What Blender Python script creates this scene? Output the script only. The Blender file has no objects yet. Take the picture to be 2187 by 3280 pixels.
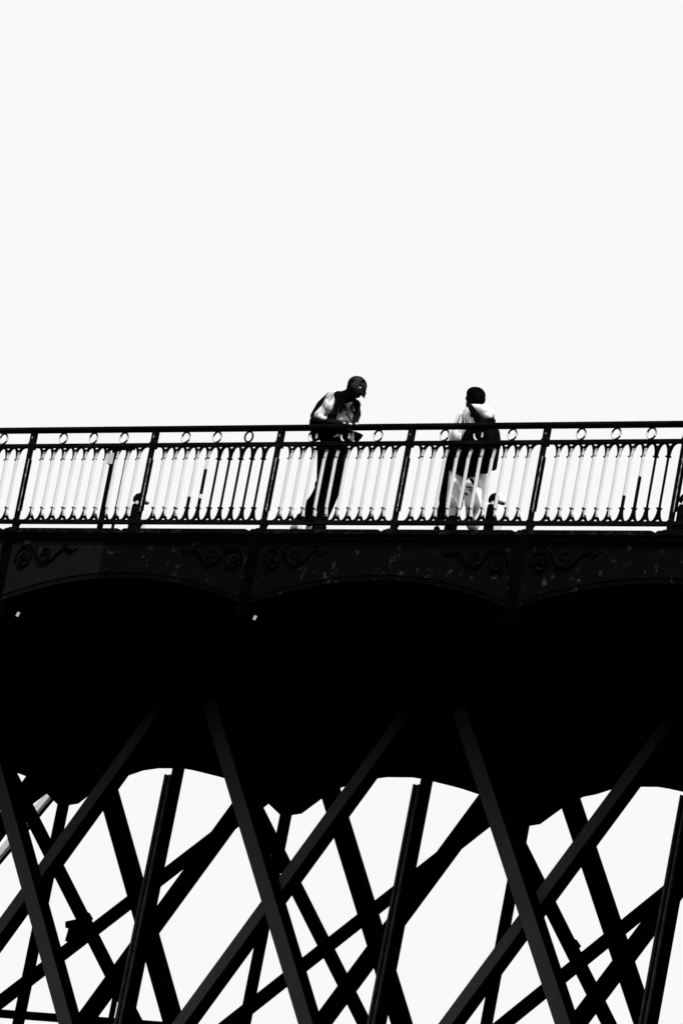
import bpy, bmesh, math, random
from mathutils import Vector, Matrix
random.seed(7)
scene = bpy.context.scene
col = scene.collection
R = math.radians

# ------------------------------------------------------------------ camera
CAM = Vector((35.31727619, -41.64836651, -12.44025037))
ROT = Matrix(((0.78488178, -0.00158353, 0.61964351),
              (0.59233663, -0.29168223, -0.75103848),
              (0.18192829, 0.95651397, -0.22799808)))
FPX = 18000.0
cd = bpy.data.cameras.new('camera'); cam = bpy.data.objects.new('camera', cd); col.objects.link(cam)
cd.sensor_fit = 'VERTICAL'; cd.sensor_height = 36.0; cd.lens = FPX / 3280 * 36
cd.clip_start = 1; cd.clip_end = 5000
cam.matrix_world = Matrix.Translation(CAM) @ ROT.to_4x4()
scene.camera = cam

# ------------------------------------------------------------------ light
SUN_EL, SUN_AZ = 50.0, 58.0          # azimuth measured from -Y (towards the camera) round to +X
sd = Vector((math.sin(R(SUN_AZ)) * math.cos(R(SUN_EL)), -math.cos(R(SUN_AZ)) * math.cos(R(SUN_EL)), math.sin(R(SUN_EL))))
w = bpy.data.worlds.new("World"); scene.world = w; w.use_nodes = True
nt = w.node_tree; nt.nodes.clear()
sky = nt.nodes.new('ShaderNodeTexSky'); sky.sky_type = 'NISHITA'; sky.sun_disc = False
sky.sun_elevation = R(SUN_EL); sky.sun_rotation = math.atan2(sd.x, sd.y); sky.dust_density = 4.0
bw = nt.nodes.new('ShaderNodeRGBToBW')
mul = nt.nodes.new('ShaderNodeMath'); mul.operation = 'MULTIPLY'; mul.inputs[1].default_value = 6.0
mn = nt.nodes.new('ShaderNodeMath'); mn.operation = 'MINIMUM'; mn.inputs[1].default_value = 9.42   # an evenly burnt-out white sky
bg = nt.nodes.new('ShaderNodeBackground'); bg.inputs[1].default_value = 0.1
out = nt.nodes.new('ShaderNodeOutputWorld')
nt.links.new(sky.outputs[0], bw.inputs[0]); nt.links.new(bw.outputs[0], mul.inputs[0])
nt.links.new(mul.outputs[0], mn.inputs[0]); nt.links.new(mn.outputs[0], bg.inputs[0]); nt.links.new(bg.outputs[0], out.inputs[0])
sl = bpy.data.lights.new('sun', 'SUN'); sl.energy = 3.4; sl.angle = R(0.53); sl.color = (1, 0.995, 0.985)
so = bpy.data.objects.new('sun', sl); col.objects.link(so); so.rotation_euler = sd.to_track_quat('Z', 'Y').to_euler()
scene.view_settings.view_transform = 'Standard'; scene.view_settings.look = 'None'
scene.view_settings.exposure = 0.0; scene.view_settings.gamma = 1.0

# ------------------------------------------------------------------ measuring helpers: a sight line met with a real plane
def at(px, py, Y):
    d = ROT @ Vector((px - 1093.5, 1640 - py, -FPX))
    return CAM + d * ((Y - CAM.y) / d.y)
def z2(x, y, Y): return at(700 + x / 2.1189, 1160 + y / 2.1189, Y)
def z3(x, y, Y): return at(1400 + x / 1.9924, 1200 + y / 1.9924, Y)
def m1(x, y, Y): return at(930 + x / 5.2267, 1180 + y / 5.2267, Y)
def m2(x, y, Y): return at(1380 + x / 5.2267, 1200 + y / 5.2267, Y)
def k1(x, y, Y): return at(930 + x / 4.2, 1180 + y / 4.2, Y)
def k2(x, y, Y): return at(1380 + x / 4.3567, 1200 + y / 4.3567, Y)
def m3(x, y, Y): return at(1380 + x / 5.2267, 1440 + y / 5.2267, Y)

# ------------------------------------------------------------------ materials
def mat(name, a, b=None, scale=8.0, lo=0.45, hi=0.6, rough=0.8, spec=0.0, grain=0.0, gscale=220.0, stretch=None, bump=0.0, detail=6.0, emit=None):
    m = bpy.data.materials.new(name); m.use_nodes = True
    n = m.node_tree.nodes; l = m.node_tree.links; p = n['Principled BSDF']
    p.inputs['Roughness'].default_value = rough
    p.inputs['Specular IOR Level'].default_value = spec
    tc = n.new('ShaderNodeTexCoord'); src = tc.outputs['Object']
    if stretch:
        mp = n.new('ShaderNodeMapping'); mp.inputs['Scale'].default_value = stretch
        l.new(src, mp.inputs[0]); src = mp.outputs[0]
    b = b if b is not None else a * 1.4
    nz = n.new('ShaderNodeTexNoise'); nz.inputs['Scale'].default_value = scale; nz.inputs['Detail'].default_value = detail
    nz.inputs['Roughness'].default_value = 0.65
    l.new(src, nz.inputs['Vector'])
    cr = n.new('ShaderNodeValToRGB')
    cr.color_ramp.elements[0].position = lo; cr.color_ramp.elements[1].position = hi
    cr.color_ramp.elements[0].color = (a, a, a, 1); cr.color_ramp.elements[1].color = (b, b, b, 1)
    l.new(nz.outputs[0], cr.inputs[0]); o = cr.outputs[0]
    if grain:
        g = n.new('ShaderNodeTexNoise'); g.inputs['Scale'].default_value = gscale; g.inputs['Detail'].default_value = 2
        l.new(tc.outputs['Object'], g.inputs['Vector'])
        mr = n.new('ShaderNodeMapRange'); mr.inputs[1].default_value = 0.3; mr.inputs[2].default_value = 0.7
        mr.inputs[3].default_value = 1 - grain; mr.inputs[4].default_value = 1 + grain
        l.new(g.outputs[0], mr.inputs[0])
        mx = n.new('ShaderNodeVectorMath'); mx.operation = 'MULTIPLY'
        l.new(o, mx.inputs[0]); l.new(mr.outputs[0], mx.inputs[1]); o = mx.outputs[0]
    l.new(o, p.inputs['Base Color'])
    if bump:
        bp = n.new('ShaderNodeBump'); bp.inputs['Strength'].default_value = bump; bp.inputs['Distance'].default_value = 0.01
        l.new(nz.outputs[0], bp.inputs['Height']); l.new(bp.outputs[0], p.inputs['Normal'])
    if emit:
        p.inputs['Emission Color'].default_value = (1, 1, 1, 1); p.inputs['Emission Strength'].default_value = emit
    return m
M = {
 'black':   mat('black_steel', 0.0012, 0.0022, 3),
 'under':   mat('underside_shade_steel', 0.0010, 0.0016, 2),  # steel colour sunk to hold the shade under the deck
 'flange':  mat('grey_lit_flange', 0.056, 0.084, 1.3, 0.3, 0.7, grain=0.55, gscale=120, stretch=(1, 1, .35)),
 'conduit': mat('dull_conduit_edge', 0.06, 0.10, 8, grain=0.3, gscale=120),
 'rail':    mat('black_rail_paint', 0.0035, 0.011, 5, 0.42, 0.66, stretch=(.6, 1, 6), grain=.3, gscale=150, bump=.2),
 'iron':    mat('black_cast_iron', 0.0025, 0.0055, 12, grain=.3),
 'white':   mat('white_baluster_paint', 0.72, 0.86, 9, 0.35, 0.7, stretch=(1, 1, .35), grain=.03),
 'sunmottle':   mat('mottled_sunlit_white', 0.02, 0.75, 34, 0.40, 0.55, detail=4),  # mottled edge of the sunlight painted on the baluster flares
 'fasciag': mat('grey_fascia_paint', 0.0105, 0.10, 6, 0.62, 0.76, grain=.35, gscale=110, detail=6, stretch=(1.6, 1, .5)),
 'fascia':  mat('grimy_fascia_paint', 0.0042, 0.10, 11, 0.595, 0.80, grain=.45, gscale=110, detail=9, bump=.3),
 'lip':     mat('worn_deck_edge', 0.004, 0.035, 16, 0.52, 0.78, grain=.4, detail=8, bump=.3),
 'relief':  mat('black_relief', 0.0022, 0.0042, 14),
 'rod':     mat('mottled_bright_rod', 0.12, 0.6, 22, 0.42, 0.62, detail=3),  # pale mottled line beside each post
 'pale':    mat('pale_strut_paint', 0.92, 0.97, 30, 0.3, 0.7, grain=.08, gscale=160),
 'shirt':   mat('pale_shirt_cloth', 0.62, 0.94, 7, 0.34, 0.44, rough=.95, grain=.05, stretch=(2, 2, .6), detail=3),
 'sleeve':  mat('creased_pale_sleeve', 0.12, 0.86, 8, 0.38, 0.54, rough=.95, stretch=(1.6, 1.6, .55), detail=3),
 'trouser': mat('pale_trouser_cloth', 0.45, 0.95, 9, 0.30, 0.38, rough=.95, grain=.03, stretch=(2, 2, .6), detail=4),
 'dark':    mat('dark_cloth', 0.0025, 0.006, 12, rough=.95, grain=.3),
 'darkpat': mat('dark_mottled_cloth', 0.003, 0.16, 11, 0.52, 0.74, rough=.95),
 'jeans':   mat('dark_trouser_cloth', 0.0022, 0.03, 5, 0.56, 0.8, rough=.95, stretch=(2, 2, .6)),
 'cap':     mat('dark_cap_cloth', 0.003, 0.030, 9, 0.46, 0.62, rough=.95, grain=.4),
 'skin':    mat('shade_dark_skin', 0.006, 0.011, 10, rough=.9),  # skin colour darkened to carry the shadow on the figures
 'hair':    mat('black_hair', 0.002, 0.004, 60, rough=.9),
 'shoe':    mat('scuffed_pale_shoe', 0.06, 0.85, 24, 0.38, 0.56),
 'badge':   mat('pale_badge_and_sunspot', 0.75, 0.8, 5),
 'ground':  mat('dark_ground', 0.010, 0.02, 0.6),
 'glintglow': mat('glowing_glint', 0.8, 0.85, 5, emit=0.45),
}

# ------------------------------------------------------------------ object helpers
def link(name, me, parent=None, **kw):
    o = bpy.data.objects.new(name, me); col.objects.link(o)
    if parent: o.parent = parent
    for k, v in kw.items(): o[k] = v
    return o
def thing(name, label, cat, loc=(0, 0, 0), group=None):
    o = bpy.data.objects.new(name, None); col.objects.link(o); o.location = loc
    o.empty_display_size = 0.2
    o['label'] = label; o['category'] = cat
    if group: o['group'] = group
    return o
def root_shift(p):
    v = Vector()
    while p is not None: v += p.location; p = p.parent
    return v
def finish(name, bm, mats, parent=None, smooth=False, bevel=0.0, **kw):
    off = root_shift(parent)
    if off.length: bmesh.ops.translate(bm, vec=-off, verts=bm.verts)
    me = bpy.data.meshes.new(name); 
    bmesh.ops.recalc_face_normals(bm, faces=bm.faces)
    bm.to_mesh(me); bm.free()
    for m in (mats if isinstance(mats, (list, tuple)) else [mats]): me.materials.append(M[m])
    if smooth: me.shade_smooth()
    o = link(name, me, parent, **kw)
    if bevel:
        b = o.modifiers.new('edge', 'BEVEL'); b.width = bevel; b.segments = 2; b.limit_method = 'ANGLE'
    return o
def box(bm, x0, x1, y0, y1, z0, z1, mi=0):
    v = [bm.verts.new((x, y, z)) for x in (x0, x1) for y in (y0, y1) for z in (z0, z1)]
    for f in ((0, 1, 3, 2), (4, 6, 7, 5), (0, 4, 5, 1), (2, 3, 7, 6), (0, 2, 6, 4), (1, 5, 7, 3)):
        bm.faces.new([v[i] for i in f]).material_index = mi
def prism(bm, poly, y0, y1, mi=0):
    """outline in X-Z, extruded along Y"""
    a = [bm.verts.new((p[0], y0, p[1])) for p in poly]; b = [bm.verts.new((p[0], y1, p[1])) for p in poly]
    n = len(poly)
    bm.faces.new(a).material_index = mi; bm.faces.new(b[::-1]).material_index = mi
    for i in range(n): bm.faces.new((a[i], b[i], b[(i + 1) % n], a[(i + 1) % n])).material_index = mi
def bar(bm, p, q, w, d, ref=Vector((0, 1, 0)), mi=0):
    """box swept from p to q: w across, d along ref"""
    p, q = Vector(p), Vector(q); t = (q - p).normalized()
    s = t.cross(ref).normalized(); r = s.cross(t).normalized()
    vs = []
    for c in (p, q):
        for a, b in ((-1, -1), (1, -1), (1, 1), (-1, 1)): vs.append(bm.verts.new(c + s * a * w / 2 + r * b * d / 2))
    for f in ((0, 1, 2, 3), (7, 6, 5, 4), (0, 4, 5, 1), (1, 5, 6, 2), (2, 6, 7, 3), (3, 7, 4, 0)):
        bm.faces.new([vs[i] for i in f]).material_index = mi
def frame(t):
    t = t.normalized(); a = Vector((0, 0, 1)) if abs(t.z) < 0.9 else Vector((1, 0, 0))
    s = t.cross(a).normalized(); return s, s.cross(t).normalized()
def tube(bm, pts, rad, seg=8, mi=0, caps=True):
    pts = [Vector(p) for p in pts]; n = len(pts)
    rad = rad if isinstance(rad, (list, tuple)) else [rad] * n
    rings = []; s0 = None
    for i, p in enumerate(pts):
        t = (pts[min(i + 1, n - 1)] - pts[max(i - 1, 0)]).normalized()
        if s0 is None: s0, _ = frame(t)
        s = (s0 - t * s0.dot(t)).normalized(); u = t.cross(s); s0 = s
        rings.append([bm.verts.new(p + (s * math.cos(2 * math.pi * k / seg) + u * math.sin(2 * math.pi * k / seg)) * rad[i]) for k in range(seg)])
    for i in range(n - 1):
        for k in range(seg):
            bm.faces.new((rings[i][k], rings[i][(k + 1) % seg], rings[i + 1][(k + 1) % seg], rings[i + 1][k])).material_index = mi
    if caps:
        bm.faces.new(rings[0][::-1]).material_index = mi; bm.faces.new(rings[-1]).material_index = mi
def capsule(bm, p, q, r1, r2, flat=1.0, seg=16):
    """round-ended taper from p to q; flat < 1 squashes it along Y (front to back)"""
    p, q = Vector(p), Vector(q); d = q - p; L = d.length; t = d.normalized(); s, u = frame(t)
    prof = [(-r1, 0.0)] + [(-r1 * math.cos(a), r1 * math.sin(a)) for a in (.35, .75, 1.15)] + [(0, r1), (L * .5, (r1 + r2) / 2), (L, r2)] + \
           [(L + r2 * math.sin(a), r2 * math.cos(a)) for a in (.4, .8, 1.2)] + [(L + r2, 0.0)]
    rings = []
    for h, r in prof:
        c = p + t * h
        if r < 1e-6: rings.append([bm.verts.new(c)]); continue
        row = []
        for k in range(seg):
            off = (s * math.cos(2 * math.pi * k / seg) + u * math.sin(2 * math.pi * k / seg)) * r
            off.y *= flat; row.append(bm.verts.new(c + off))
        rings.append(row)
    for a, b in zip(rings, rings[1:]):
        for k in range(seg):
            k2 = (k + 1) % seg
            if len(a) == 1: bm.faces.new((a[0], b[k2], b[k]))
            elif len(b) == 1: bm.faces.new((a[k], a[k2], b[0]))
            else: bm.faces.new((a[k], a[k2], b[k2], b[k]))
def blob(bm, c, r, rot=(0, 0, 0), seg=20):
    mt = Matrix.Translation(c) @ Matrix.Rotation(R(rot[2]), 4, 'Z') @ Matrix.Rotation(R(rot[1]), 4, 'Y') @ Matrix.Rotation(R(rot[0]), 4, 'X') @ Matrix.Diagonal((r[0], r[1], r[2], 1))
    bmesh.ops.create_uvsphere(bm, u_segments=seg, v_segments=seg // 2, radius=1.0, matrix=mt)
def fuse(name, bm, mt, parent, voxel=0.008, it=3, **kw):
    """weld overlapping volumes into ONE continuous skin"""
    off = root_shift(parent)
    if off.length: bmesh.ops.translate(bm, vec=-off, verts=bm.verts)
    me = bpy.data.meshes.new('tmp'); bm.to_mesh(me); bm.free()
    t = bpy.data.objects.new('tmp', me); col.objects.link(t)
    a = t.modifiers.new('r', 'REMESH'); a.mode = 'VOXEL'; a.voxel_size = voxel
    b = t.modifiers.new('s', 'SMOOTH'); b.factor = 0.5; b.iterations = it
    dg = bpy.context.evaluated_depsgraph_get(); dg.update()
    m2_ = bpy.data.meshes.new_from_object(t.evaluated_get(dg)); m2_.name = name
    bpy.data.objects.remove(t); bpy.data.meshes.remove(me)
    m2_.materials.clear(); m2_.materials.append(M[mt]); m2_.shade_smooth()
    return link(name, m2_, parent, **kw)
nb = bmesh.new

# ------------------------------------------------------------------ ground
bm = nb(); box(bm, -1500, 1500, -1500, 1500, -14.3, -14.05)
g = finish('ground', bm, 'ground'); g['kind'] = 'structure'

bm = nb()                                                            # unseen slopes added behind the camera to block low sky
rows = []
for d_, h_ in ((150, -14.06), (230, 34), (330, 72), (460, 102), (800, 104)):
    rows.append([bm.verts.new((d_ * math.sin(R(a)), -d_ * math.cos(R(a)), h_ + (0 if h_ < 0 else 9 * math.sin(a * .21) + random.uniform(-5, 5)))) for a in range(-105, 116, 5)])
for a, b in zip(rows, rows[1:]):
    for i in range(len(a) - 1): bm.faces.new((a[i], a[i + 1], b[i + 1], b[i]))
g = finish('sky_block_hills', bm, 'ground', smooth=True); g['kind'] = 'structure'

# ------------------------------------------------------------------ footbridge
P = 3.285
XA, XB = -23.0, 19.5
bridge = thing('footbridge', 'black iron footbridge on lattice trusses, with scrollwork along its arched edge girder', 'bridge')
bm = nb(); box(bm, XA, XB, 0.03, 6.55, -0.16, -0.035)
for i in range(26):                                                  # floor beams under the deck
    x = XA + 0.7 + i * P / 2
    if x > XB - .3: break
    box(bm, x, x + 0.12, 0.10, 6.5, -0.42, -0.163)
finish('deck', bm, 'under', bridge)
# worn lip along the edge of the deck, in lengths with a notched joint
xs = [-23.0, -9.8, -8.15, -6.52, -4.85, -3.195, -1.585, 0.0, 0.0]
joints = [XA] + [at(px, 1708, -0.09).x for px in (8, 385, 795, 1218, 1648, 2095)] + [XB]
for a, b in zip(joints, joints[1:]):
    bm = nb(); prism(bm, [(a + .012, -0.048), (a + .012, -0.012), (a + .04, 0.0), (b - .05, 0.0), (b - .02, -0.010), (b - .012, -0.03), (b - .012, -0.048)], -0.09, 0.028)
    finish('deck_edge_strip', bm, 'lip', bridge)
bm = nb(); box(bm, XA, XB, -0.075, 0.028, -0.105, -0.050)
finish('edge_angle', bm, 'black', bridge)
# arched fascia girder: one panel for each bay, scroll ornaments near its ends
def arch(u):            # u: distance from the node, 0..P
    t = abs(u - P / 2) / (P / 2); return -0.505 - 0.275 * t ** 2.0
def spiral(cx, cz, r0, r1, a0, a1, n=22):
    return [(cx + (r0 + (r1 - r0) * i / n) * math.cos(a0 + (a1 - a0) * i / n), -0.052, cz + (r0 + (r1 - r0) * i / n) * math.sin(a0 + (a1 - a0) * i / n)) for i in range(n + 1)]
for k in range(-6, 6):
    x0 = k * P
    if x0 < XA or x0 + P > XB + .5: continue
    n = 36; a, b = x0 + 0.045, x0 + P - 0.045
    us = [a + (b - a) * i / n for i in range(n + 1)]
    bm = nb(); G = [[bm.verts.new((u, y, z)) for y in (-.045, 0) for z in (-.107, arch(u - x0))] for u in us]
    for i in range(n):
        A, B = G[i], G[i + 1]; mi = 1 if (us[i] < -2.03 and k == -1) or (k < -1) else 0       # an older, greyer coat of paint ends at a seam
        for q in ((0, 1), (1, 3), (3, 2), (2, 0)): bm.faces.new((A[q[0]], A[q[1]], B[q[1]], B[q[0]])).material_index = mi
    bm.faces.new((G[0][0], G[0][1], G[0][3], G[0][2])); bm.faces.new((G[n][0], G[n][2], G[n][3], G[n][1]))
    pan = finish('fascia_panel', bm, ['fascia', 'fasciag'], bridge)
    bm = nb()                                                        # riveted angle following the arch
    for u, v in zip(us, us[1:]):
        prism(bm, [(u, arch(u - x0) + .050), (v, arch(v - x0) + .050), (v, arch(v - x0) + .057), (u, arch(u - x0) + .057)], -0.053, -0.0475)
    for i in range(2, n * 2 - 2):
        u = a + (b - a) * i / (2 * n); c = Vector((u, -0.047, arch(u - x0) + .026))
        blob(bm, c, (.009, .009, .009), seg=8)
    finish('riveted_edge', bm, 'relief', pan)
    for s in (1, -1):                                                # leafy scroll relief, mirrored
        bm = nb(); xc = x0 if s == 1 else x0 + P
        def tr(pts): return [(xc + s * (p[0] * .90 - .02), p[1], p[2] + .085) for p in pts]
        tube(bm, tr(spiral(0.30, -0.40, 0.135, 0.03, R(200), R(-330))), [.010 + .008 * math.sin(i * math.pi / 22) for i in range(23)], 6)
        tube(bm, tr(spiral(0.60, -0.345, 0.095, 0.025, R(-150), R(250))), [.009 + .007 * math.sin(i * math.pi / 22) for i in range(23)], 6)
        tube(bm, tr([(0.17, -.052, -.36), (0.24, -.052, -.27), (.36, -.052, -.26), (.46, -.052, -.33), (.54, -.052, -.43), (.64, -.052, -.455), (.74, -.052, -.40), (.83, -.052, -.31), (.93, -.052, -.29), (1.02, -.052, -.32), (1.08, -.052, -.28)]), [.008, .014, .016, .018, .018, .016, .016, .017, .014, .012, .004], 6)
        for cx, cz, rx, rz, ro in ((.30, -.40, .045, .03, 30), (.60, -.35, .03, .022, 0), (.24, -.50, .04, .016, 40), (.46, -.27, .035, .014, -30), (.95, -.33, .05, .016, 25), (.88, -.25, .04, .014, -35)):
            blob(bm, Vector((xc + s * (cx * .90 - .02), -.048, cz + .085)), (rx, .012, rz), rot=(0, ro * s, 0), seg=10)
        finish('scroll_ornament', bm, 'relief', pan, smooth=True)
for k in range(-6, 6):                                              # ribs between the panels
    x0 = k * P
    if x0 < XA or x0 > XB: continue
    bm = nb(); box(bm, x0 - .042, x0 + .042, -0.085, 0.02, -0.80, -0.107)
    prism(bm, [(x0 - .075, -.80), (x0 + .075, -.80), (x0 + .055, -.87), (x0 + .03, -.93), (x0 - .03, -.93), (x0 - .055, -.87)], -0.10, 0.03)
    bm2 = bm; finish('fascia_rib', bm2, 'black', bridge)
    bm = nb(); prism(bm, [(x0 - .05, -.165), (x0 + .05, -.165), (x0 + .04, -.58), (x0 - .04, -.58)], 0.04, 0.45)
    finish('cantilever_bracket', bm, 'under', bridge)
for px, py in ((55, 1974), (813, 1985)):                            # glowing slivers added for the bright glints under the deck
    p = at(px, py, 1.2); q = at(px + 7, py - 13, 1.2)
    bm = nb(); bar(bm, p, q, .013, .03); lo_ = finish('under_deck_glint', bm, 'glintglow', bridge)
    bm = nb(); bar(bm, q, (q.x, q.y, -0.163), .01, .01); finish('glint_hanger', bm, 'under', lo_)

ZT, ZB = -0.165, -6.6
def beam(name, xl, zr, slope, wid, y0, dep, top, bot, plate=False, kink=True):
    bm = nb(); f = lambda z: xl + slope * (z - zr)
    poly = [(f(top), top), (f(top) + wid, top), (f(bot) + wid, bot), (f(bot), bot)]
    prism(bm, poly, y0, y0 + dep)
    o = finish(name, bm, 'black', bridge)
    if plate:
        bm = nb(); prism(bm, poly, y0 - 0.008, y0 - 0.0005)
        c = finish('face_plate', bm, 'flange', o)  # grey colour carries the light on the beam front, sides stay black
    return o
for k in range(-6, 6):
    # near truss
    if XA < -1.22 + k * P - 2 and -1.22 + P * k + 3 < XB:
        beam('diagonal_beam', -1.220 + k * P, -3, -0.625, .190, 2.35, .186, -0.45, ZB, True)
        beam('diagonal_beam', -1.070 + k * P, -3, 0.648, .158, 2.54, .180, -0.60, ZB, True)
        x = 0.635 + k * P
        beam('vertical_post', x, -3, 0.009, .062, 2.41, .125, ZT, ZB)
        bm = nb(); f = lambda z: x - .028 + .009 * (z + 3)
        t_, b_ = -1.965, ZB
        prism(bm, [(f(t_), t_), (f(t_) + .092, t_), (f(b_) + .092, b_), (f(b_), b_)], 2.365, 2.405)
        ch = finish('conduit', bm, 'black', bridge)
        bm = nb()
        for o_ in (0.001, .062): prism(bm, [(f(t_) + o_, t_), (f(t_) + o_ + .016, t_), (f(b_) + o_ + .016, b_), (f(b_) + o_, b_)], 2.335, 2.3645)
        finish('conduit_edge', bm, 'conduit', ch)
    # far truss
    beam('diagonal_beam', -2.417 + k * P, -3, -0.62, .180, 5.95, .200, -0.45, ZB)
    beam('diagonal_beam', -2.684 + k * P, -3, 0.652, .150, 6.155, .175, -0.45, ZB)
    beam('vertical_post', -4.014 + P * k, -3, 0.008, .070, 5.94, .125, ZT, ZB)
    # skewed sway bracing between the trusses
    gx, hx = 0.69 + k * P, 0.69 + k * P + 1.98
    bm = nb(); n_ = Vector((1.98, 3.6, 0)).normalized(); side = n_.cross(Vector((0, 0, 1)))
    bar(bm, Vector((gx, 2.40, -5.66)) - side * .02, Vector((hx, 6.0, -1.02)) - side * .02, .142, .036, side); finish('sway_brace', bm, 'black', bridge)
    bm = nb(); o_ = side * .02
    bar(bm, Vector((gx, 2.40, -.95)) + o_, Vector((hx, 6.0, -5.73)) + o_, .150, .036, side); finish('sway_brace', bm, 'black', bridge)
# arched top web of the two trusses, gussets at the nodes
def truss_web(y0, xn0, drop):
    prof = [(-.36, -1.372), (-.13, -1.515), (.13, -1.470), (.38, -1.285), (.63, -1.15), (.80, -1.115), (1.0, -1.05), (1.22, -1.017), (1.58, -1.008), (1.72, -1.022), (1.89, -1.048), (2.14, -1.088), (2.30, -1.118), (2.53, -1.17), (2.75, -1.25)]
    for k in range(-6, 6):
        xn = xn0 + k * P
        if xn < XA + .5 or xn + P > XB: continue
        bm = nb(); pts = [(xn + a, b + drop) for a, b in prof] + [(xn + P - .36, -1.372 + drop)]
        prism(bm, [(xn - .36, ZT)] + pts + [(xn + P - .36, ZT)], y0, y0 + .03)
        finish('arched_web', bm, 'under', bridge)
truss_web(6.02, -3.915 + P, 0)
truss_web(2.29, 0.69, 0.16)
bm = nb(); box(bm, XA, XB, 6.20, 6.26, -3.985, -3.895); finish('stringer', bm, 'black', bridge)
for y in (2.30, 5.90):
    bm = nb(); box(bm, XA, XB, y, y + .42, ZB - .3, ZB - .002); finish('bottom_chord', bm, 'black', bridge)
for (xa, xb, y) in ((at(700 + 345 / 2.1189, 3235, 4.2).x, 0, 4.2),):
    for k, off in ((0, 0), (1, 0)):
        bm = nb(); x = xa + k * P; box(bm, x - .05 + off, x + .03 + off, y, y + .03, ZB, -4.22); finish('hanger', bm, 'black', bridge)
p = at(360, 3230, 4.9); bm = nb(); box(bm, p.x - .03, p.x + .03, 4.9, 4.93, ZB, p.z + .25); finish('hanger', bm, 'black', bridge)
# clamps on two braces
for (fx, cx, cy, kk) in (('a', 284, 2940, 0), ('b', 1844, 3027, 0)):
    bm = nb()
    c = at(cx, cy, 4.0); t = (at(cx + 14, cy - 22, 4.0) - c).normalized()
    bar(bm, at(cx - 22, cy + 14, 4.0), at(cx + 2, cy - 10, 4.0), .10, .10)
    if kk == 0 and fx == 'a':
        bar(bm, at(216, 2964, 4.0), at(290, 2948, 4.0), .075, .08); bar(bm, at(238, 2960, 4.0), at(222, 3018, 4.0), .085, .06); bar(bm, at(255, 2955, 4.0), at(250, 3000, 4.0), .12, .07)
    finish('brace_clamp', bm, 'black', bridge, bevel=.01)
# pale strut far behind the truss, dark along its lower edge
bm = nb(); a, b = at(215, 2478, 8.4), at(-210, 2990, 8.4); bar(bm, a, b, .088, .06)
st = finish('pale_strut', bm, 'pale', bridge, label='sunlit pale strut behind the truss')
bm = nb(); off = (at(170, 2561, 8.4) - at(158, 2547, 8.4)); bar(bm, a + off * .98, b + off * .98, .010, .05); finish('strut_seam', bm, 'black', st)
bm = nb(); box(bm, -10.9, -10.3, 6.551, 8.7, -0.15, -0.04); finish('strut_bearer', bm, 'under', bridge)

# ------------------------------------------------------------------ railing
PX = 1.645
rail = thing('iron_railing', 'ornate railing along the bridge edge, black posts and rails with white balusters, some with painted shadow', 'railing', (0, 0, 0))
RA, RB = -7.5 * PX, 6.0 * PX
bm = nb(); box(bm, RA, RB, -.042, .042, 1.068, 1.104); box(bm, RA, RB, -.030, .030, 1.052, 1.0675); finish('handrail', bm, 'rail', rail, bevel=.008)
bm = nb(); box(bm, RA, RB, -.020, .020, .888, .930); finish('middle_rail', bm, 'rail', rail, bevel=.004)
bm = nb(); box(bm, RA, RB, -.020, .020, .070, .114); finish('bottom_rail', bm, 'rail', rail, bevel=.004)
PITCH = .1455
def flare(bm, x, up, black):
    """plate between two oval openings, with the little three-cornered hole"""
    n = 12; a = .0565; zc, H = (.757, .127) if up else (.243, -.127)
    lv = [i / n for i in range(n + 1)]
    def wv(t): return PITCH / 2 - a * math.sqrt(max(0, 1 - t * t)) - (0.0005)
    def hv(t): return max(0, (t - .80) / .20) * .030 if t < 1 else 0.031
    rows = []
    ext = lv + [1.035]
    for t in ext:
        tt = min(t, 1); wd, h = wv(tt), hv(t if t < 1 else 1)
        cut = wd * (-.10 if tt < .3 else .15) if tt < .8 else -h
        rows.append((zc + H * t, [-wd, cut if h == 0 else -h, max(h, cut if h == 0 else h), wd], tt, h))
    for (za, ca, ta, ha), (zb, cb, tb, hb) in zip(rows, rows[1:]):
        for j in (0, 2):
            q = [(x + ca[j], za), (x + ca[j + 1], za), (x + cb[j + 1], zb), (x + cb[j], zb)]
            if j == 2 and ha == 0: q = [(x + ca[1], za), (x + ca[3], za), (x + cb[3], zb), (x + (cb[1] if hb == 0 else cb[2]), zb)]
            mi = 0
            if not black and j == 2 and ta < .62: mi = 1 if (ta > .44 or ta < .14) else 2  # right part painted as sunlit, the black left as its shade
            y = .011
            A = [bm.verts.new((p[0], -y, p[1])) for p in q]; B = [bm.verts.new((p[0], y, p[1])) for p in q]
            bm.faces.new(A).material_index = mi; bm.faces.new(B[::-1]).material_index = mi
            for i in range(4): bm.faces.new((A[i], B[i], B[(i + 1) % 4], A[(i + 1) % 4])).material_index = mi
def baluster(x, blk):
    """blk: True for painted wholly as shadow, else list of shadowed stretches (z0, z1)"""
    bm = nb(); allb = blk is True
    lowb = allb or any(r[0] < .26 for r in (blk or []))
    flare(bm, x, True, allb); flare(bm, x, False, lowb)
    zs = [.245, .757]
    if not allb:
        for a, b in (blk or []): zs += [a, b]
    zs = sorted(set(zs)); wd = .013 if allb else .0172
    for a, b in zip(zs, zs[1:]):
        mid = (a + b) / 2; m_ = 0 if (allb or any(r[0] <= mid <= r[1] for r in (blk or []))) else 2
        pts = [(x, 0, a), (x, 0, b)]; tube(bm, pts, wd, 10, m_)
    for z in (.757, .243):
        box(bm, x - .026, x + (.024 if allb or (z < .5 and lowb) else -.003), -.0165, .0165, z - .0075, z + .0075, 0)
    finish('baluster', bm, ['iron', 'sunmottle', 'white'], rail, **({'label': 'white baluster painted black for cast shadow'} if allb else ({'label': 'white baluster with painted shadow on its lower end'} if blk else {})))
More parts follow.
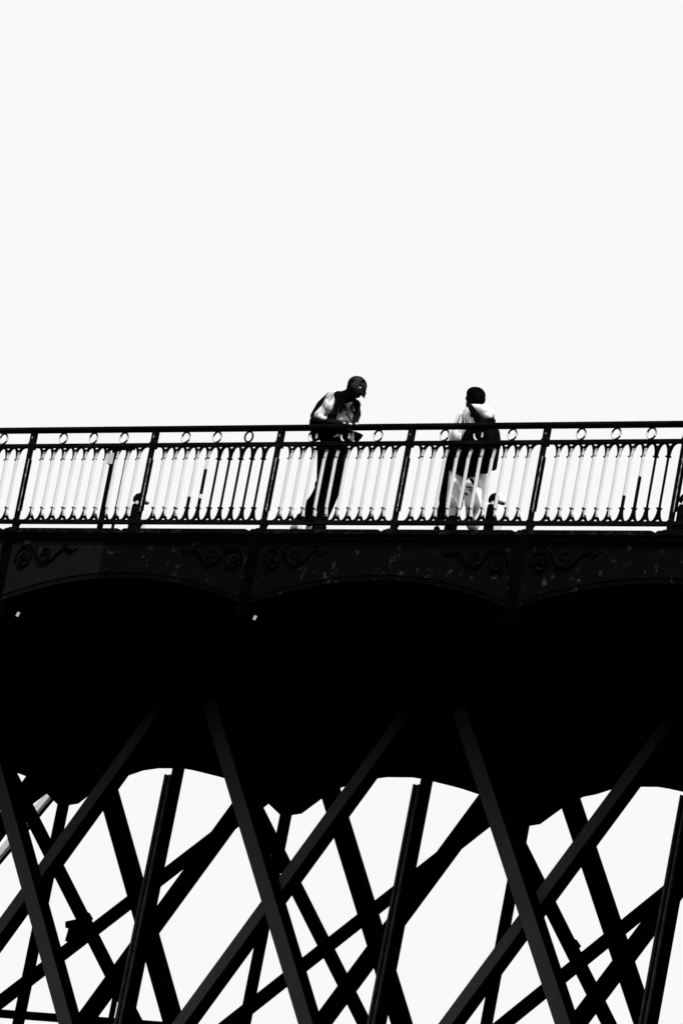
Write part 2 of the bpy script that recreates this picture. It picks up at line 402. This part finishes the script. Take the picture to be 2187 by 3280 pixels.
for k in range(-5, 4):
    x0 = k * PX
    for i in range(1, 11):
        blk = None  # shadow falling across some balusters is painted in black
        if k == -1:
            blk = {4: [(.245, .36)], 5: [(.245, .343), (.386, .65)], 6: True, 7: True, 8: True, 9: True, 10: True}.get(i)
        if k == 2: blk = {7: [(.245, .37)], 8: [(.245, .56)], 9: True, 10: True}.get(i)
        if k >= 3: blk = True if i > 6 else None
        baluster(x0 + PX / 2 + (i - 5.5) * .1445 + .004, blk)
    for j in (1, 2, 3):
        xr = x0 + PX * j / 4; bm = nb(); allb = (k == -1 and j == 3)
        n, mrs = 28, 8
        V_ = [[bm.verts.new((xr + (.050 + .0095 * math.cos(2 * math.pi * b / mrs)) * math.cos(2 * math.pi * a / n), .0105 * math.sin(2 * math.pi * b / mrs), .991 + (.054 + .0095 * math.cos(2 * math.pi * b / mrs)) * math.sin(2 * math.pi * a / n))) for b in range(mrs)] for a in range(n)]
        for a in range(n):
            an = 360 * (a + .5) / n
            mi = 0 if allb or 25 < an < 165 or 275 < an < 335 else 1
            for b in range(mrs): bm.faces.new((V_[a][b], V_[(a + 1) % n][b], V_[(a + 1) % n][(b + 1) % mrs], V_[a][(b + 1) % mrs])).material_index = mi
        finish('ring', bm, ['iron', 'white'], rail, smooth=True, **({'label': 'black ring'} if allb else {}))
for k in range(-5, 5):
    x = k * PX
    bm = nb(); box(bm, x - .030, x + .014, -.022, .022, 0.004, 1.051); box(bm, x - .028, x + .030, -.028, .028, .931, 1.0515); box(bm, x - .028, x + .030, -.028, .028, 0.004, .115)
    box(bm, x - .033, x + .035, -.033, .033, .872, .940); box(bm, x - .033, x + .035, -.033, .033, .06, .122); box(bm, x - .05, x + .05, -.05, .045, 0.0025, .022)
    po = finish('post', bm, 'rail', rail, bevel=.003)
    bm = nb(); box(bm, x + .029, x + .055, -.030, -.014, .205, .75); finish('stay_bar', bm, 'black', po)
    bm = nb(); tube(bm, [(x + .0215, -.030, .20), (x + .0215, -.030, .76)], .0045, 8)
    for z in (.22, .48, .72): blob(bm, Vector((x + .0215, -.031, z)), (.009, .007, .011), seg=8)
    blob(bm, Vector((x + .006, -.029, .99)), (.010, .006, .014), seg=8)
    finish('stay_rod', bm, 'rod', po)

# ------------------------------------------------------------------ stand with two legs behind the railing
xs_ = at(350, 1540, .30).x; xt_ = at(391, 1540, .30).x
stand = thing('display_stand', 'dark two-legged stand behind the railing, between the leftmost bollard and left edge', 'stand', (xs_, .3, 0))
bm = nb(); box(bm, xs_ - .024, xs_ + .024, .28, .325, .002, .96); finish('leg', bm, 'iron', stand, bevel=.004)
bm = nb(); box(bm, xt_ - .013, xt_ + .013, .29, .315, .002, .965); finish('leg', bm, 'iron', stand, bevel=.004)
bm = nb(); box(bm, xs_ - .10, xt_ + .06, .255, .345, .966, .998); finish('crossbar', bm, 'iron', stand, bevel=.004)
bm = nb(); box(bm, xt_ - .23, xt_ - .16, .27, .33, .80, .92); finish('clip_plate', bm, 'white', stand)

# ------------------------------------------------------------------ bollards on the deck
def bollard(px, label):
    c = at(px, 1600, 1.1); x, y = c.x, 1.1
    t = thing('bollard', label, 'bollard', (x, y, -.03), 'bollards standing along the bridge deck')
    r = .088; ztop = at(px, 1582, 1.1).z
    seg = 24
    def turn(prof, name, split, par=t):
        bm = nb(); rings = []
        for rr, z in prof: rings.append([bm.verts.new((x + rr * math.cos(2 * math.pi * k / seg + .3), y + rr * math.sin(2 * math.pi * k / seg + .3), z)) for k in range(seg)])
        for a, b in zip(rings, rings[1:]):
            for k in range(seg):
                ang = 2 * math.pi * (k + .5) / seg + .3
                # normal seen from the front: right half painted pale as sunlit, left black as shaded
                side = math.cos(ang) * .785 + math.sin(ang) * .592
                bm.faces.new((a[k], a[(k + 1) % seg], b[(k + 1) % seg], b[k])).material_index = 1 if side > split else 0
        bm.faces.new(rings[0][::-1]); bm.faces.new(rings[-1])
        return finish(name, bm, ['iron', 'pale'], par, smooth=True)
    zn = ztop - .125
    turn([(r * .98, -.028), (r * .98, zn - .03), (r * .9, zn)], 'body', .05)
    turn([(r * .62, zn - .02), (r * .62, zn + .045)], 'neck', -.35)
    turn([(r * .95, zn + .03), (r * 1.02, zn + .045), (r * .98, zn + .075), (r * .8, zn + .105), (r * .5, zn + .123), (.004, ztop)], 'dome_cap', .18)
    bm = nb(); v = (Vector((x, y, 0)) - CAM); v.z = 0; v = -v.normalized(); s = Vector((-v.y, v.x, 0))
    c0 = Vector((x, y, zn + .012)) + v * (r * .62) ; 
    bar(bm, c0 - s * .035 - Vector((0, 0, .025)), c0 - s * .035 + Vector((0, 0, .03)), .028, .03); finish('reflector', bm, 'pale', t)
    return t
bollard(454, 'domed bollard half hidden behind the railing post, left of the man in the cap')
bollard(1592, 'domed bollard just right of the hooded person with the backpack')
bollard(2203, 'domed bollard cut by the right edge of the view, beyond the last post')

# ------------------------------------------------------------------ people
def hand(bm, wrist, tip, r=.034, curl=Vector((0, 0, -.035)), thumb=Vector((0, -.03, .01))):
    """palm, four unequal bent fingers and a thumb leaving the side of the palm"""
    d = (tip - wrist); L = d.length; t = d.normalized(); s = t.cross(Vector((0, 0, 1))).normalized()
    palm = wrist + t * L * .5
    capsule(bm, wrist, palm, r * .75, r, flat=.8)
    for i, (o_, ln) in enumerate(((-.028, .075), (-.010, .085), (.009, .08), (.027, .062))):
        a = palm + s * o_; b = a + t * ln * .55 + curl * .35; c = b + t * ln * .25 + curl * .9
        capsule(bm, a, b, .0095, .0085, seg=8); capsule(bm, b, c, .0085, .007, seg=8)
    a = wrist + t * L * .15 + s * -.02; b = a + thumb + t * .03; capsule(bm, a, b, .012, .010, seg=8); capsule(bm, b, b + t * .03, .010, .008, seg=8)

# --- man in the cap, leaning on the handrail
m = thing('person', 'man in dark cap and pale shirt, bent over the handrail on his forearms', 'person', Vector((z2(690, 1150, .28).x, .28, 0)))
Hd = m1(1105, 320, .16); Nk = m1(900, 500, .27)
ShR, ShL = m1(735, 500, .22), m1(1080, 610, .36)
ElR, ElL = m1(400, 855, .10), m1(1115, 770, .17)
WrR, WrL = m1(850, 935, .02), m1(1075, 915, .05)
Ch, Be, Pe = m1(880, 640, .32), m1(760, 930, .34), z2(780, 600, .34)
HiR, HiL = z2(735, 620, .36), z2(820, 620, .30)
KnR, KnL = z2(712, 850, .38), z2(785, 840, .26)
AnR, AnL = z2(605, 1035, .42), z2(690, 1085, .24)
def z0(v, z): return Vector((v.x, v.y, z))
bm = nb()
blob(bm, m1(1085, 320, .16), (.080, .092, .100), (0, 25, 0)); capsule(bm, m1(1060, 400, .15), m1(1125, 450, .12), .055, .030)
capsule(bm, m1(1140, 395, .08), m1(1162, 425, .07), .014, .011)                       # nose
capsule(bm, m1(1110, 462, .08), m1(1140, 462, .08), .012, .012)                       # mouth and chin
for dx in (-1, 1): blob(bm, m1(1150 + dx * 18, 385, .075), (.010, .008, .008))
blob(bm, m1(1010, 365, .10), (.014, .02, .03))                                        # ear
capsule(bm, m1(1010, 410, .20), Nk, .058, .068)
capsule(bm, ShR, ShL, .07, .06); capsule(bm, Nk, Ch, .08, .13, .8); capsule(bm, Ch, Be, .135, .125, .75); capsule(bm, Be, Pe, .125, .13, .8)
capsule(bm, ShR, ElR, .052, .042); capsule(bm, ElR, WrR, .042, .030); capsule(bm, ShL, ElL, .050, .040); capsule(bm, ElL, WrL, .040, .029)
hand(bm, WrR, m1(1010, 940, -.01)); hand(bm, WrL, m1(1010, 955, -.02))
for a, b, c in ((HiR, KnR, AnR), (HiL, KnL, AnL)): capsule(bm, Pe, a, .10, .085); capsule(bm, a, b, .08, .05); capsule(bm, b, c, .05, .036)
capsule(bm, AnR, z2(535, 1075, .42), .035, .03); capsule(bm, AnL, z2(705, 1130, .18), .036, .03)
fuse('body', bm, 'skin', m, .006)
bm = nb()                                                                             # pale shirt
capsule(bm, ShR, ShL, .075, .050); capsule(bm, Nk + Vector((0, 0, -.04)), Ch, .085, .142, .8); capsule(bm, Ch, m1(840, 900, .33), .142, .130, .78)
capsule(bm, ShL, m1(1110, 740, .19), .046, .040)
capsule(bm, m1(830, 860, .20), m1(1090, 880, .20), .04, .04)
fuse('shirt', bm, 'shirt', m, .008)
bm = nb(); capsule(bm, m1(705, 490, .16), m1(640, 640, .12), .066, .068); capsule(bm, m1(640, 640, .13), m1(480, 790, .09), .060, .052); capsule(bm, m1(500, 815, .07), m1(590, 855, .05), .030, .024)
fuse('shirt_sleeve', bm, 'sleeve', m, .007)
bm = nb()                                                                             # black jacket, with a dark strip standing for the sleeve's shaded side
capsule(bm, m1(660, 470, .25), m1(520, 620, .22), .045, .052); capsule(bm, m1(520, 620, .22), m1(410, 800, .18), .052, .048)
capsule(bm, m1(800, 460, .16), m1(930, 500, .14), .052, .052); capsule(bm, m1(930, 500, .14), m1(1030, 470, .12), .055, .05)
capsule(bm, m1(815, 480, .12), m1(740, 760, .09), .030, .026); capsule(bm, m1(725, 760, .10), m1(690, 850, .10), .035, .04)
capsule(bm, m1(880, 560, .10), m1(850, 720, .08), .024, .016)
capsule(bm, k1(885, 470, .20), k1(905, 590, .13), .028, .030); capsule(bm, k1(905, 590, .13), k1(890, 700, .09), .028, .014)
capsule(bm, m1(420, 890, .14), m1(640, 960, .12), .062, .06); capsule(bm, m1(640, 960, .14), m1(940, 1010, .14), .062, .055)
capsule(bm, m1(395, 930, .20), m1(420, 1160, .22), .050, .040); capsule(bm, m1(480, 1000, .26), m1(620, 1180, .26), .07, .075)
capsule(bm, m1(700, 1060, .22), m1(960, 1130, .22), .09, .07)
fuse('jacket', bm, 'dark', m, .007)
bm = nb()
capsule(bm, m1(1035, 600, .075), m1(1045, 735, .065), .011, .007); capsule(bm, m1(945, 760, .07), m1(1010, 870, .06), .008, .009); capsule(bm, m1(905, 630, .08), m1(925, 690, .075), .017, .012)
capsule(bm, k1(700, 470, .07), k1(660, 600, .06), .020, .010); capsule(bm, k1(745, 510, .07), k1(735, 560, .06), .014, .008)
fuse('shirt_fold_shade', bm, 'dark', m, .004, 1)  # dark strips stand for shaded shirt folds, with the tie
bm = nb()                                                                             # trousers
capsule(bm, Be + Vector((0, 0, -.10)), Pe, .135, .150, .8); capsule(bm, Pe, HiR, .13, .10); capsule(bm, Pe, HiL, .13, .10)
capsule(bm, HiR, KnR, .098, .073); capsule(bm, HiL, KnL, .098, .070); capsule(bm, KnR, AnR, .080, .062); capsule(bm, KnL, AnL, .078, .064); capsule(bm, HiR, KnL, .085, .06); capsule(bm, k1(388, 1670, .36), k1(268, 1850, .38), .055, .062); capsule(bm, k1(268, 1850, .38), k1(255, 2060, .38), .060, .055); capsule(bm, k1(385, 1560, .34), k1(395, 1690, .34), .045, .05)
fuse('trousers', bm, 'jeans', m, .008)
bm = nb(); capsule(bm, k1(40, 2150, .30), k1(110, 2160, .30), .034, .036); capsule(bm, k1(235, 2150, .40), k1(262, 2170, .40), .026, .03); capsule(bm, k1(60, 2150, .30), k1(75, 2110, .34), .028, .026)
fuse('shoe', bm, 'shoe', m, .006)
bm = nb(); capsule(bm, k1(190, 1960, .38), k1(90, 2050, .36), .042, .036); capsule(bm, k1(130, 2000, .38), k1(150, 2050, .38), .038, .036); fuse('trouser_hem', bm, 'dark', m, .007)
bm = nb(); capsule(bm, AnL + Vector((0, 0, -.02)), z2(690, 1145, .20), .052, .038); capsule(bm, k1(330, 2150, .20), k1(440, 2140, .20), .036, .036); capsule(bm, k1(330, 2190, .16), k1(450, 2180, .16), .03, .03)
fuse('shoe', bm, 'dark', m, .006)
bm = nb(); blob(bm, m1(1118, 280, .155), (.094, .110, .092), (0, 18, 0)); 
blob(bm, m1(1135, 345, .135), (.092, .10, .045), (0, 38, 0))
cap = fuse('cap', bm, 'cap', m, .006)
bm = nb(); capsule(bm, k1(975, 240, .10), k1(975, 335, .05), .036, .014); capsule(bm, k1(900, 300, .09), k1(965, 335, .05), .022, .016); capsule(bm, k1(975, 330, .05), k1(987, 375, .045), .015, .004); capsule(bm, k1(1000, 260, .08), k1(990, 350, .05), .020, .010)
prism(bm, [tuple(k1(*p, .06).xz) for p in ((1016, 250), (1003, 320), (988, 400), (945, 352), (890, 334), (868, 296))], .048, .072)
fuse('brim', bm, 'cap', cap, .004, 1)
bm = nb(); blob(bm, k1(945, 122, .155), (.016, .016, .010)); fuse('cap_button', bm, 'cap', cap, .004)
bm = nb(); blob(bm, m1(1163, 324, .035), (.012, .006, .008)); finish('badge', bm, 'badge', cap)
bm = nb(); prism(bm, [(0, 0)] * 0 or [tuple(m1(1085, 1055, .10).xz), tuple(m1(1178, 1090, .10).xz), tuple(m1(1140, 1150, .10).xz), tuple(m1(1095, 1200, .10).xz), tuple(m1(1040, 1205, .10).xz), tuple(m1(1050, 1050, .10).xz)], .085, .15)
pouch = finish('camera_bag', bm, 'dark', None, bevel=.008)
pouch['label'] = 'small black camera bag hanging in front of the man in the cap, below the handrail'; pouch['category'] = 'bag'
bm = nb(); capsule(bm, k1(640, 900, .045), k1(575, 925, .045), .014, .004); capsule(bm, k1(842, 865, .05), k1(826, 950, .05), .008, .022)
fuse('shirt_tail', bm, 'shirt', m, .005)
for (x, y, rx, rz) in ((1000, 932, .024, .013), (1107, 930, .019, .015), (900, 918, .016, .010)):
    bm = nb(); blob(bm, m1(x, y, -.045), (rx, .012, rz), (0, 10, 0)); finish('sunlit_knuckle', bm, 'badge', m, smooth=True)  # pale spots paint the sun on his hands

# --- hooded person with backpack, seen from behind
m = thing('person', 'person in pale hooded top and pale trousers, back turned, wearing a black backpack', 'person', Vector((m3(400, 1300, .30).x, .34, 0)))
hd = m2(765, 350, .42)
bm = nb()
blob(bm, m2(755, 370, .42), (.082, .09, .095)); capsule(bm, m2(665, 400, .46), m2(645, 540, .46), .048, .032); capsule(bm, m2(640, 340, .48), m2(622, 410, .48), .028, .026); capsule(bm, m2(600, 385, .49), m2(584, 400, .50), .014, .010); capsule(bm, m2(655, 500, .40), m2(690, 610, .38), .045, .05)
capsule(bm, m2(605, 470, .5), m2(612, 480, .5), .014, .014); blob(bm, m2(667, 418, .36), (.014, .02, .028))
capsule(bm, m2(730, 470, .44), m2(740, 640, .42), .060, .065)
capsule(bm, m2(540, 720, .42), m2(960, 720, .42), .06, .06); capsule(bm, m2(750, 720, .42), m2(760, 1000, .42), .14, .13, .7); capsule(bm, m2(760, 1000, .42), m3(660, 260, .42), .13, .14, .75)
eL, wL = m2(395, 1010, .40), m2(350, 1290, .34)
capsule(bm, m2(540, 730, .42), eL, .05, .042); capsule(bm, eL, wL, .04, .03); hand(bm, wL, wL + Vector((-.02, .0, -.11)), curl=Vector((.02, .02, -.01)))
eR, wR = m2(980, 1010, .52), m2(850, 1200, .62); capsule(bm, m2(960, 740, .44), eR, .05, .042); capsule(bm, eR, wR, .04, .03); hand(bm, wR, wR + Vector((-.08, .02, -.05)))
hl, kl, al = m3(470, 400, .40), m3(390, 850, .34), m3(325, 1230, .32)
hr, kr, ar = m3(760, 400, .44), m3(720, 850, .44), m3(700, 1250, .46)
for a, b, c in ((hl, kl, al), (hr, kr, ar)): capsule(bm, m3(640, 300, .42), a, .10, .08); capsule(bm, a, b, .08, .05); capsule(bm, b, c, .05, .036)
fuse('body', bm, 'skin', m, .006)
bm = nb(); blob(bm, m2(762, 350, .42), (.086, .098, .086)); blob(bm, m2(735, 325, .43), (.086, .09, .072)); blob(bm, m2(800, 410, .40), (.066, .07, .062)); fuse('hair', bm, 'hair', m, .007)
bm = nb()
capsule(bm, m2(545, 710, .42), m2(900, 720, .42), .062, .075); capsule(bm, m2(720, 700, .42), m2(720, 980, .42), .14, .15, .7)
capsule(bm, m2(530, 700, .40), m2(450, 900, .39), .056, .055); capsule(bm, m2(450, 900, .39), m2(370, 1080, .37), .055, .045)
capsule(bm, m2(450, 1000, .36), m2(500, 1060, .36), .07, .07)
fuse('hooded_top', bm, 'shirt', m, .008)
for a, b, r1, r2 in (((418, 545, .30), (362, 690, .28), .003, .009), ((437, 560, .29), (447, 690, .27), .005, .008), ((478, 600, .28), (502, 690, .26), .003, .006)):
    bm = nb(); capsule(bm, k2(*a), k2(*b), r1, r2, seg=8); fuse('sleeve_fold_shade', bm, 'dark', m, .003, 1)  # thin dark tubes paint the shade in the sleeve creases
bm = nb(); capsule(bm, m2(760, 560, .33), m2(890, 600, .30), .040, .058); capsule(bm, m2(890, 600, .30), m2(975, 650, .30), .058, .056); capsule(bm, m2(830, 600, .30), m2(960, 690, .28), .035, .04); capsule(bm, m2(740, 535, .34), m2(900, 535, .34), .016, .018)
fuse('hood', bm, 'shirt', m, .007)
bm = nb()
capsule(bm, m2(660, 545, .29), m2(730, 660, .23), .030, .034, .6); capsule(bm, m2(730, 660, .23), m2(860, 830, .20), .036, .045, .6)
capsule(bm, m2(800, 880, .22), m2(1010, 790, .22), .05, .035); blob(bm, m2(1015, 770, .22), (.042, .04, .028)); capsule(bm, m2(1015, 785, .2), m2(1050, 850, .2), .03, .03)
capsule(bm, m2(700, 950, .22), m2(640, 1100, .22), .08, .09, .7); capsule(bm, m2(1000, 1000, .20), m2(1030, 1180, .20), .095, .09, .8); capsule(bm, m2(820, 950, .2), m2(850, 1150, .2), .09, .1, .8)
capsule(bm, m2(640, 1000, .24), m2(560, 1180, .24), .055, .055)
fuse('backpack', bm, 'dark', m, .007)
bm = nb()
capsule(bm, m2(760, 1180, .38), m3(700, 120, .38), .20, .21, .6); capsule(bm, m3(490, 120, .35), m3(480, 335, .34), .12, .080, .7); capsule(bm, m3(700, 150, .35), m3(690, 365, .34), .16, .075, .7); capsule(bm, m3(930, 50, .37), m3(905, 270, .37), .10, .085, .7); capsule(bm, m3(560, 300, .33), m3(600, 360, .33), .09, .08, .7); capsule(bm, m3(880, 250, .34), m3(980, 240, .34), .06, .05)
capsule(bm, m3(440, -20, .33), m3(420, 300, .33), .06, .07); capsule(bm, k2(890, 980, .30), k2(865, 1290, .32), .055, .038)
fuse('jacket', bm, 'dark', m, .008, label='black jacket tied round the hips')
bm = nb(); capsule(bm, m3(640, 400, .42), hl, .10, .09); capsule(bm, m3(640, 400, .42), hr, .10, .10)
capsule(bm, hl, kl, .100, .082); capsule(bm, kl, al, .082, .062); capsule(bm, hr, kr, .105, .090); capsule(bm, kr, ar, .088, .070)
capsule(bm, m3(420, 620, .33), m3(400, 900, .31), .080, .082); capsule(bm, m3(700, 620, .36), m3(700, 900, .35), .095, .085); capsule(bm, m3(400, 900, .32), m3(330, 1180, .32), .082, .058)
fuse('trousers', bm, 'trouser', m, .008)
for a, zt in ((k2(270, 2150, .30), .20), (ar, .06)):
    bm = nb(); capsule(bm, Vector((a.x, a.y, .05)), Vector((a.x - .05, a.y + .12, .045)), .045, .038); capsule(bm, Vector((a.x, a.y, .05)), Vector((a.x, a.y, zt)), .062 if zt > .1 else .04, .064 if zt > .1 else .04); fuse('shoe', bm, 'dark', m, .007)

for a, b, r1, r2 in (((345, 1470), (420, 1600), .006, .003), ((500, 1565), (600, 1588), .010, .006), ((512, 1600), (592, 1626), .004, .009), ((480, 1660), (510, 1680), .014, .004), ((560, 1460), (600, 1530), .016, .020), ((270, 1838), (300, 1838), .004, .004), ((400, 2020), (430, 2050), .004, .004)):
    bm = nb(); capsule(bm, k2(*a, .245), k2(*b, .245), r1, r2, seg=8); fuse('trouser_fold_shade', bm, 'dark', m, .004, 1)  # crease shade on the trousers, laid on as dark tubes
# --- child in dark clothes beside that person
m = thing('person', 'small child in dark mottled clothes, close against the left side of the hooded person', 'person', Vector((m3(230, 1300, .55).x, .60, 0)))
bm = nb(); hd = m3(400, 60, .62)
blob(bm, hd, (.075, .085, .092)); capsule(bm, m3(400, 110, .60), m3(390, 200, .60), .035, .045); capsule(bm, m3(330, 80, .6), m3(325, 84, .6), .012, .01); blob(bm, m3(430, 80, .55), (.012, .015, .02))
capsule(bm, m3(370, 230, .58), m3(300, 560, .58), .085, .10, .8)
e1 = m3(285, 400, .52); w1 = m3(215, 620, .50); capsule(bm, m3(330, 250, .56), e1, .036, .030); capsule(bm, e1, w1, .028, .022); hand(bm, w1, w1 + Vector((-.01, .01, -.08)), r=.024, curl=Vector((.01, 0, -.01)))
e2 = m3(430, 400, .5); w2 = m3(470, 560, .5); capsule(bm, m3(420, 250, .56), e2, .036, .030); capsule(bm, e2, w2, .028, .022); hand(bm, w2, w2 + Vector((.0, .01, -.08)), r=.024, curl=Vector((.01, 0, -.01)))
for kn, an in ((m3(230, 880, .56), m3(110, 1230, .56)), (m3(330, 900, .60), m3(300, 1240, .62))):
    capsule(bm, m3(290, 600, .58), kn, .07, .045); capsule(bm, kn, an, .042, .03)
fuse('body', bm, 'skin', m, .006)
bm = nb(); blob(bm, m3(402, 45, .62), (.082, .092, .088)); fuse('hair', bm, 'hair', m, .007)
bm = nb(); capsule(bm, m3(400, 180, .56), m3(340, 420, .54), .085, .10, .8); capsule(bm, m3(320, 400, .54), m3(265, 640, .52), .085, .07, .8); capsule(bm, m3(330, 160, .5), m3(370, 260, .5), .045, .05); capsule(bm, k2(300, 1330, .48), k2(215, 1560, .48), .055, .050); capsule(bm, k2(215, 1560, .5), k2(190, 1650, .5), .05, .035)
fuse('coat', bm, 'dark', m, .008)
bm = nb(); capsule(bm, m3(280, 600, .56), m3(230, 880, .54), .085, .06); capsule(bm, m3(230, 880, .54), m3(135, 1180, .54), .050, .052); capsule(bm, m3(310, 620, .58), m3(330, 900, .60), .08, .055); capsule(bm, m3(330, 900, .6), m3(305, 1210, .62), .05, .045)
fuse('trousers', bm, 'darkpat', m, .008)
for a in (m3(110, 1260, .56), m3(300, 1260, .62)):
    bm = nb(); capsule(bm, Vector((a.x, a.y, .04)), Vector((a.x - .06, a.y - .06, .035)), .036, .03); capsule(bm, Vector((a.x, a.y, .04)), Vector((a.x, a.y, .20)), .036, .032); fuse('shoe', bm, 'dark', m, .007)
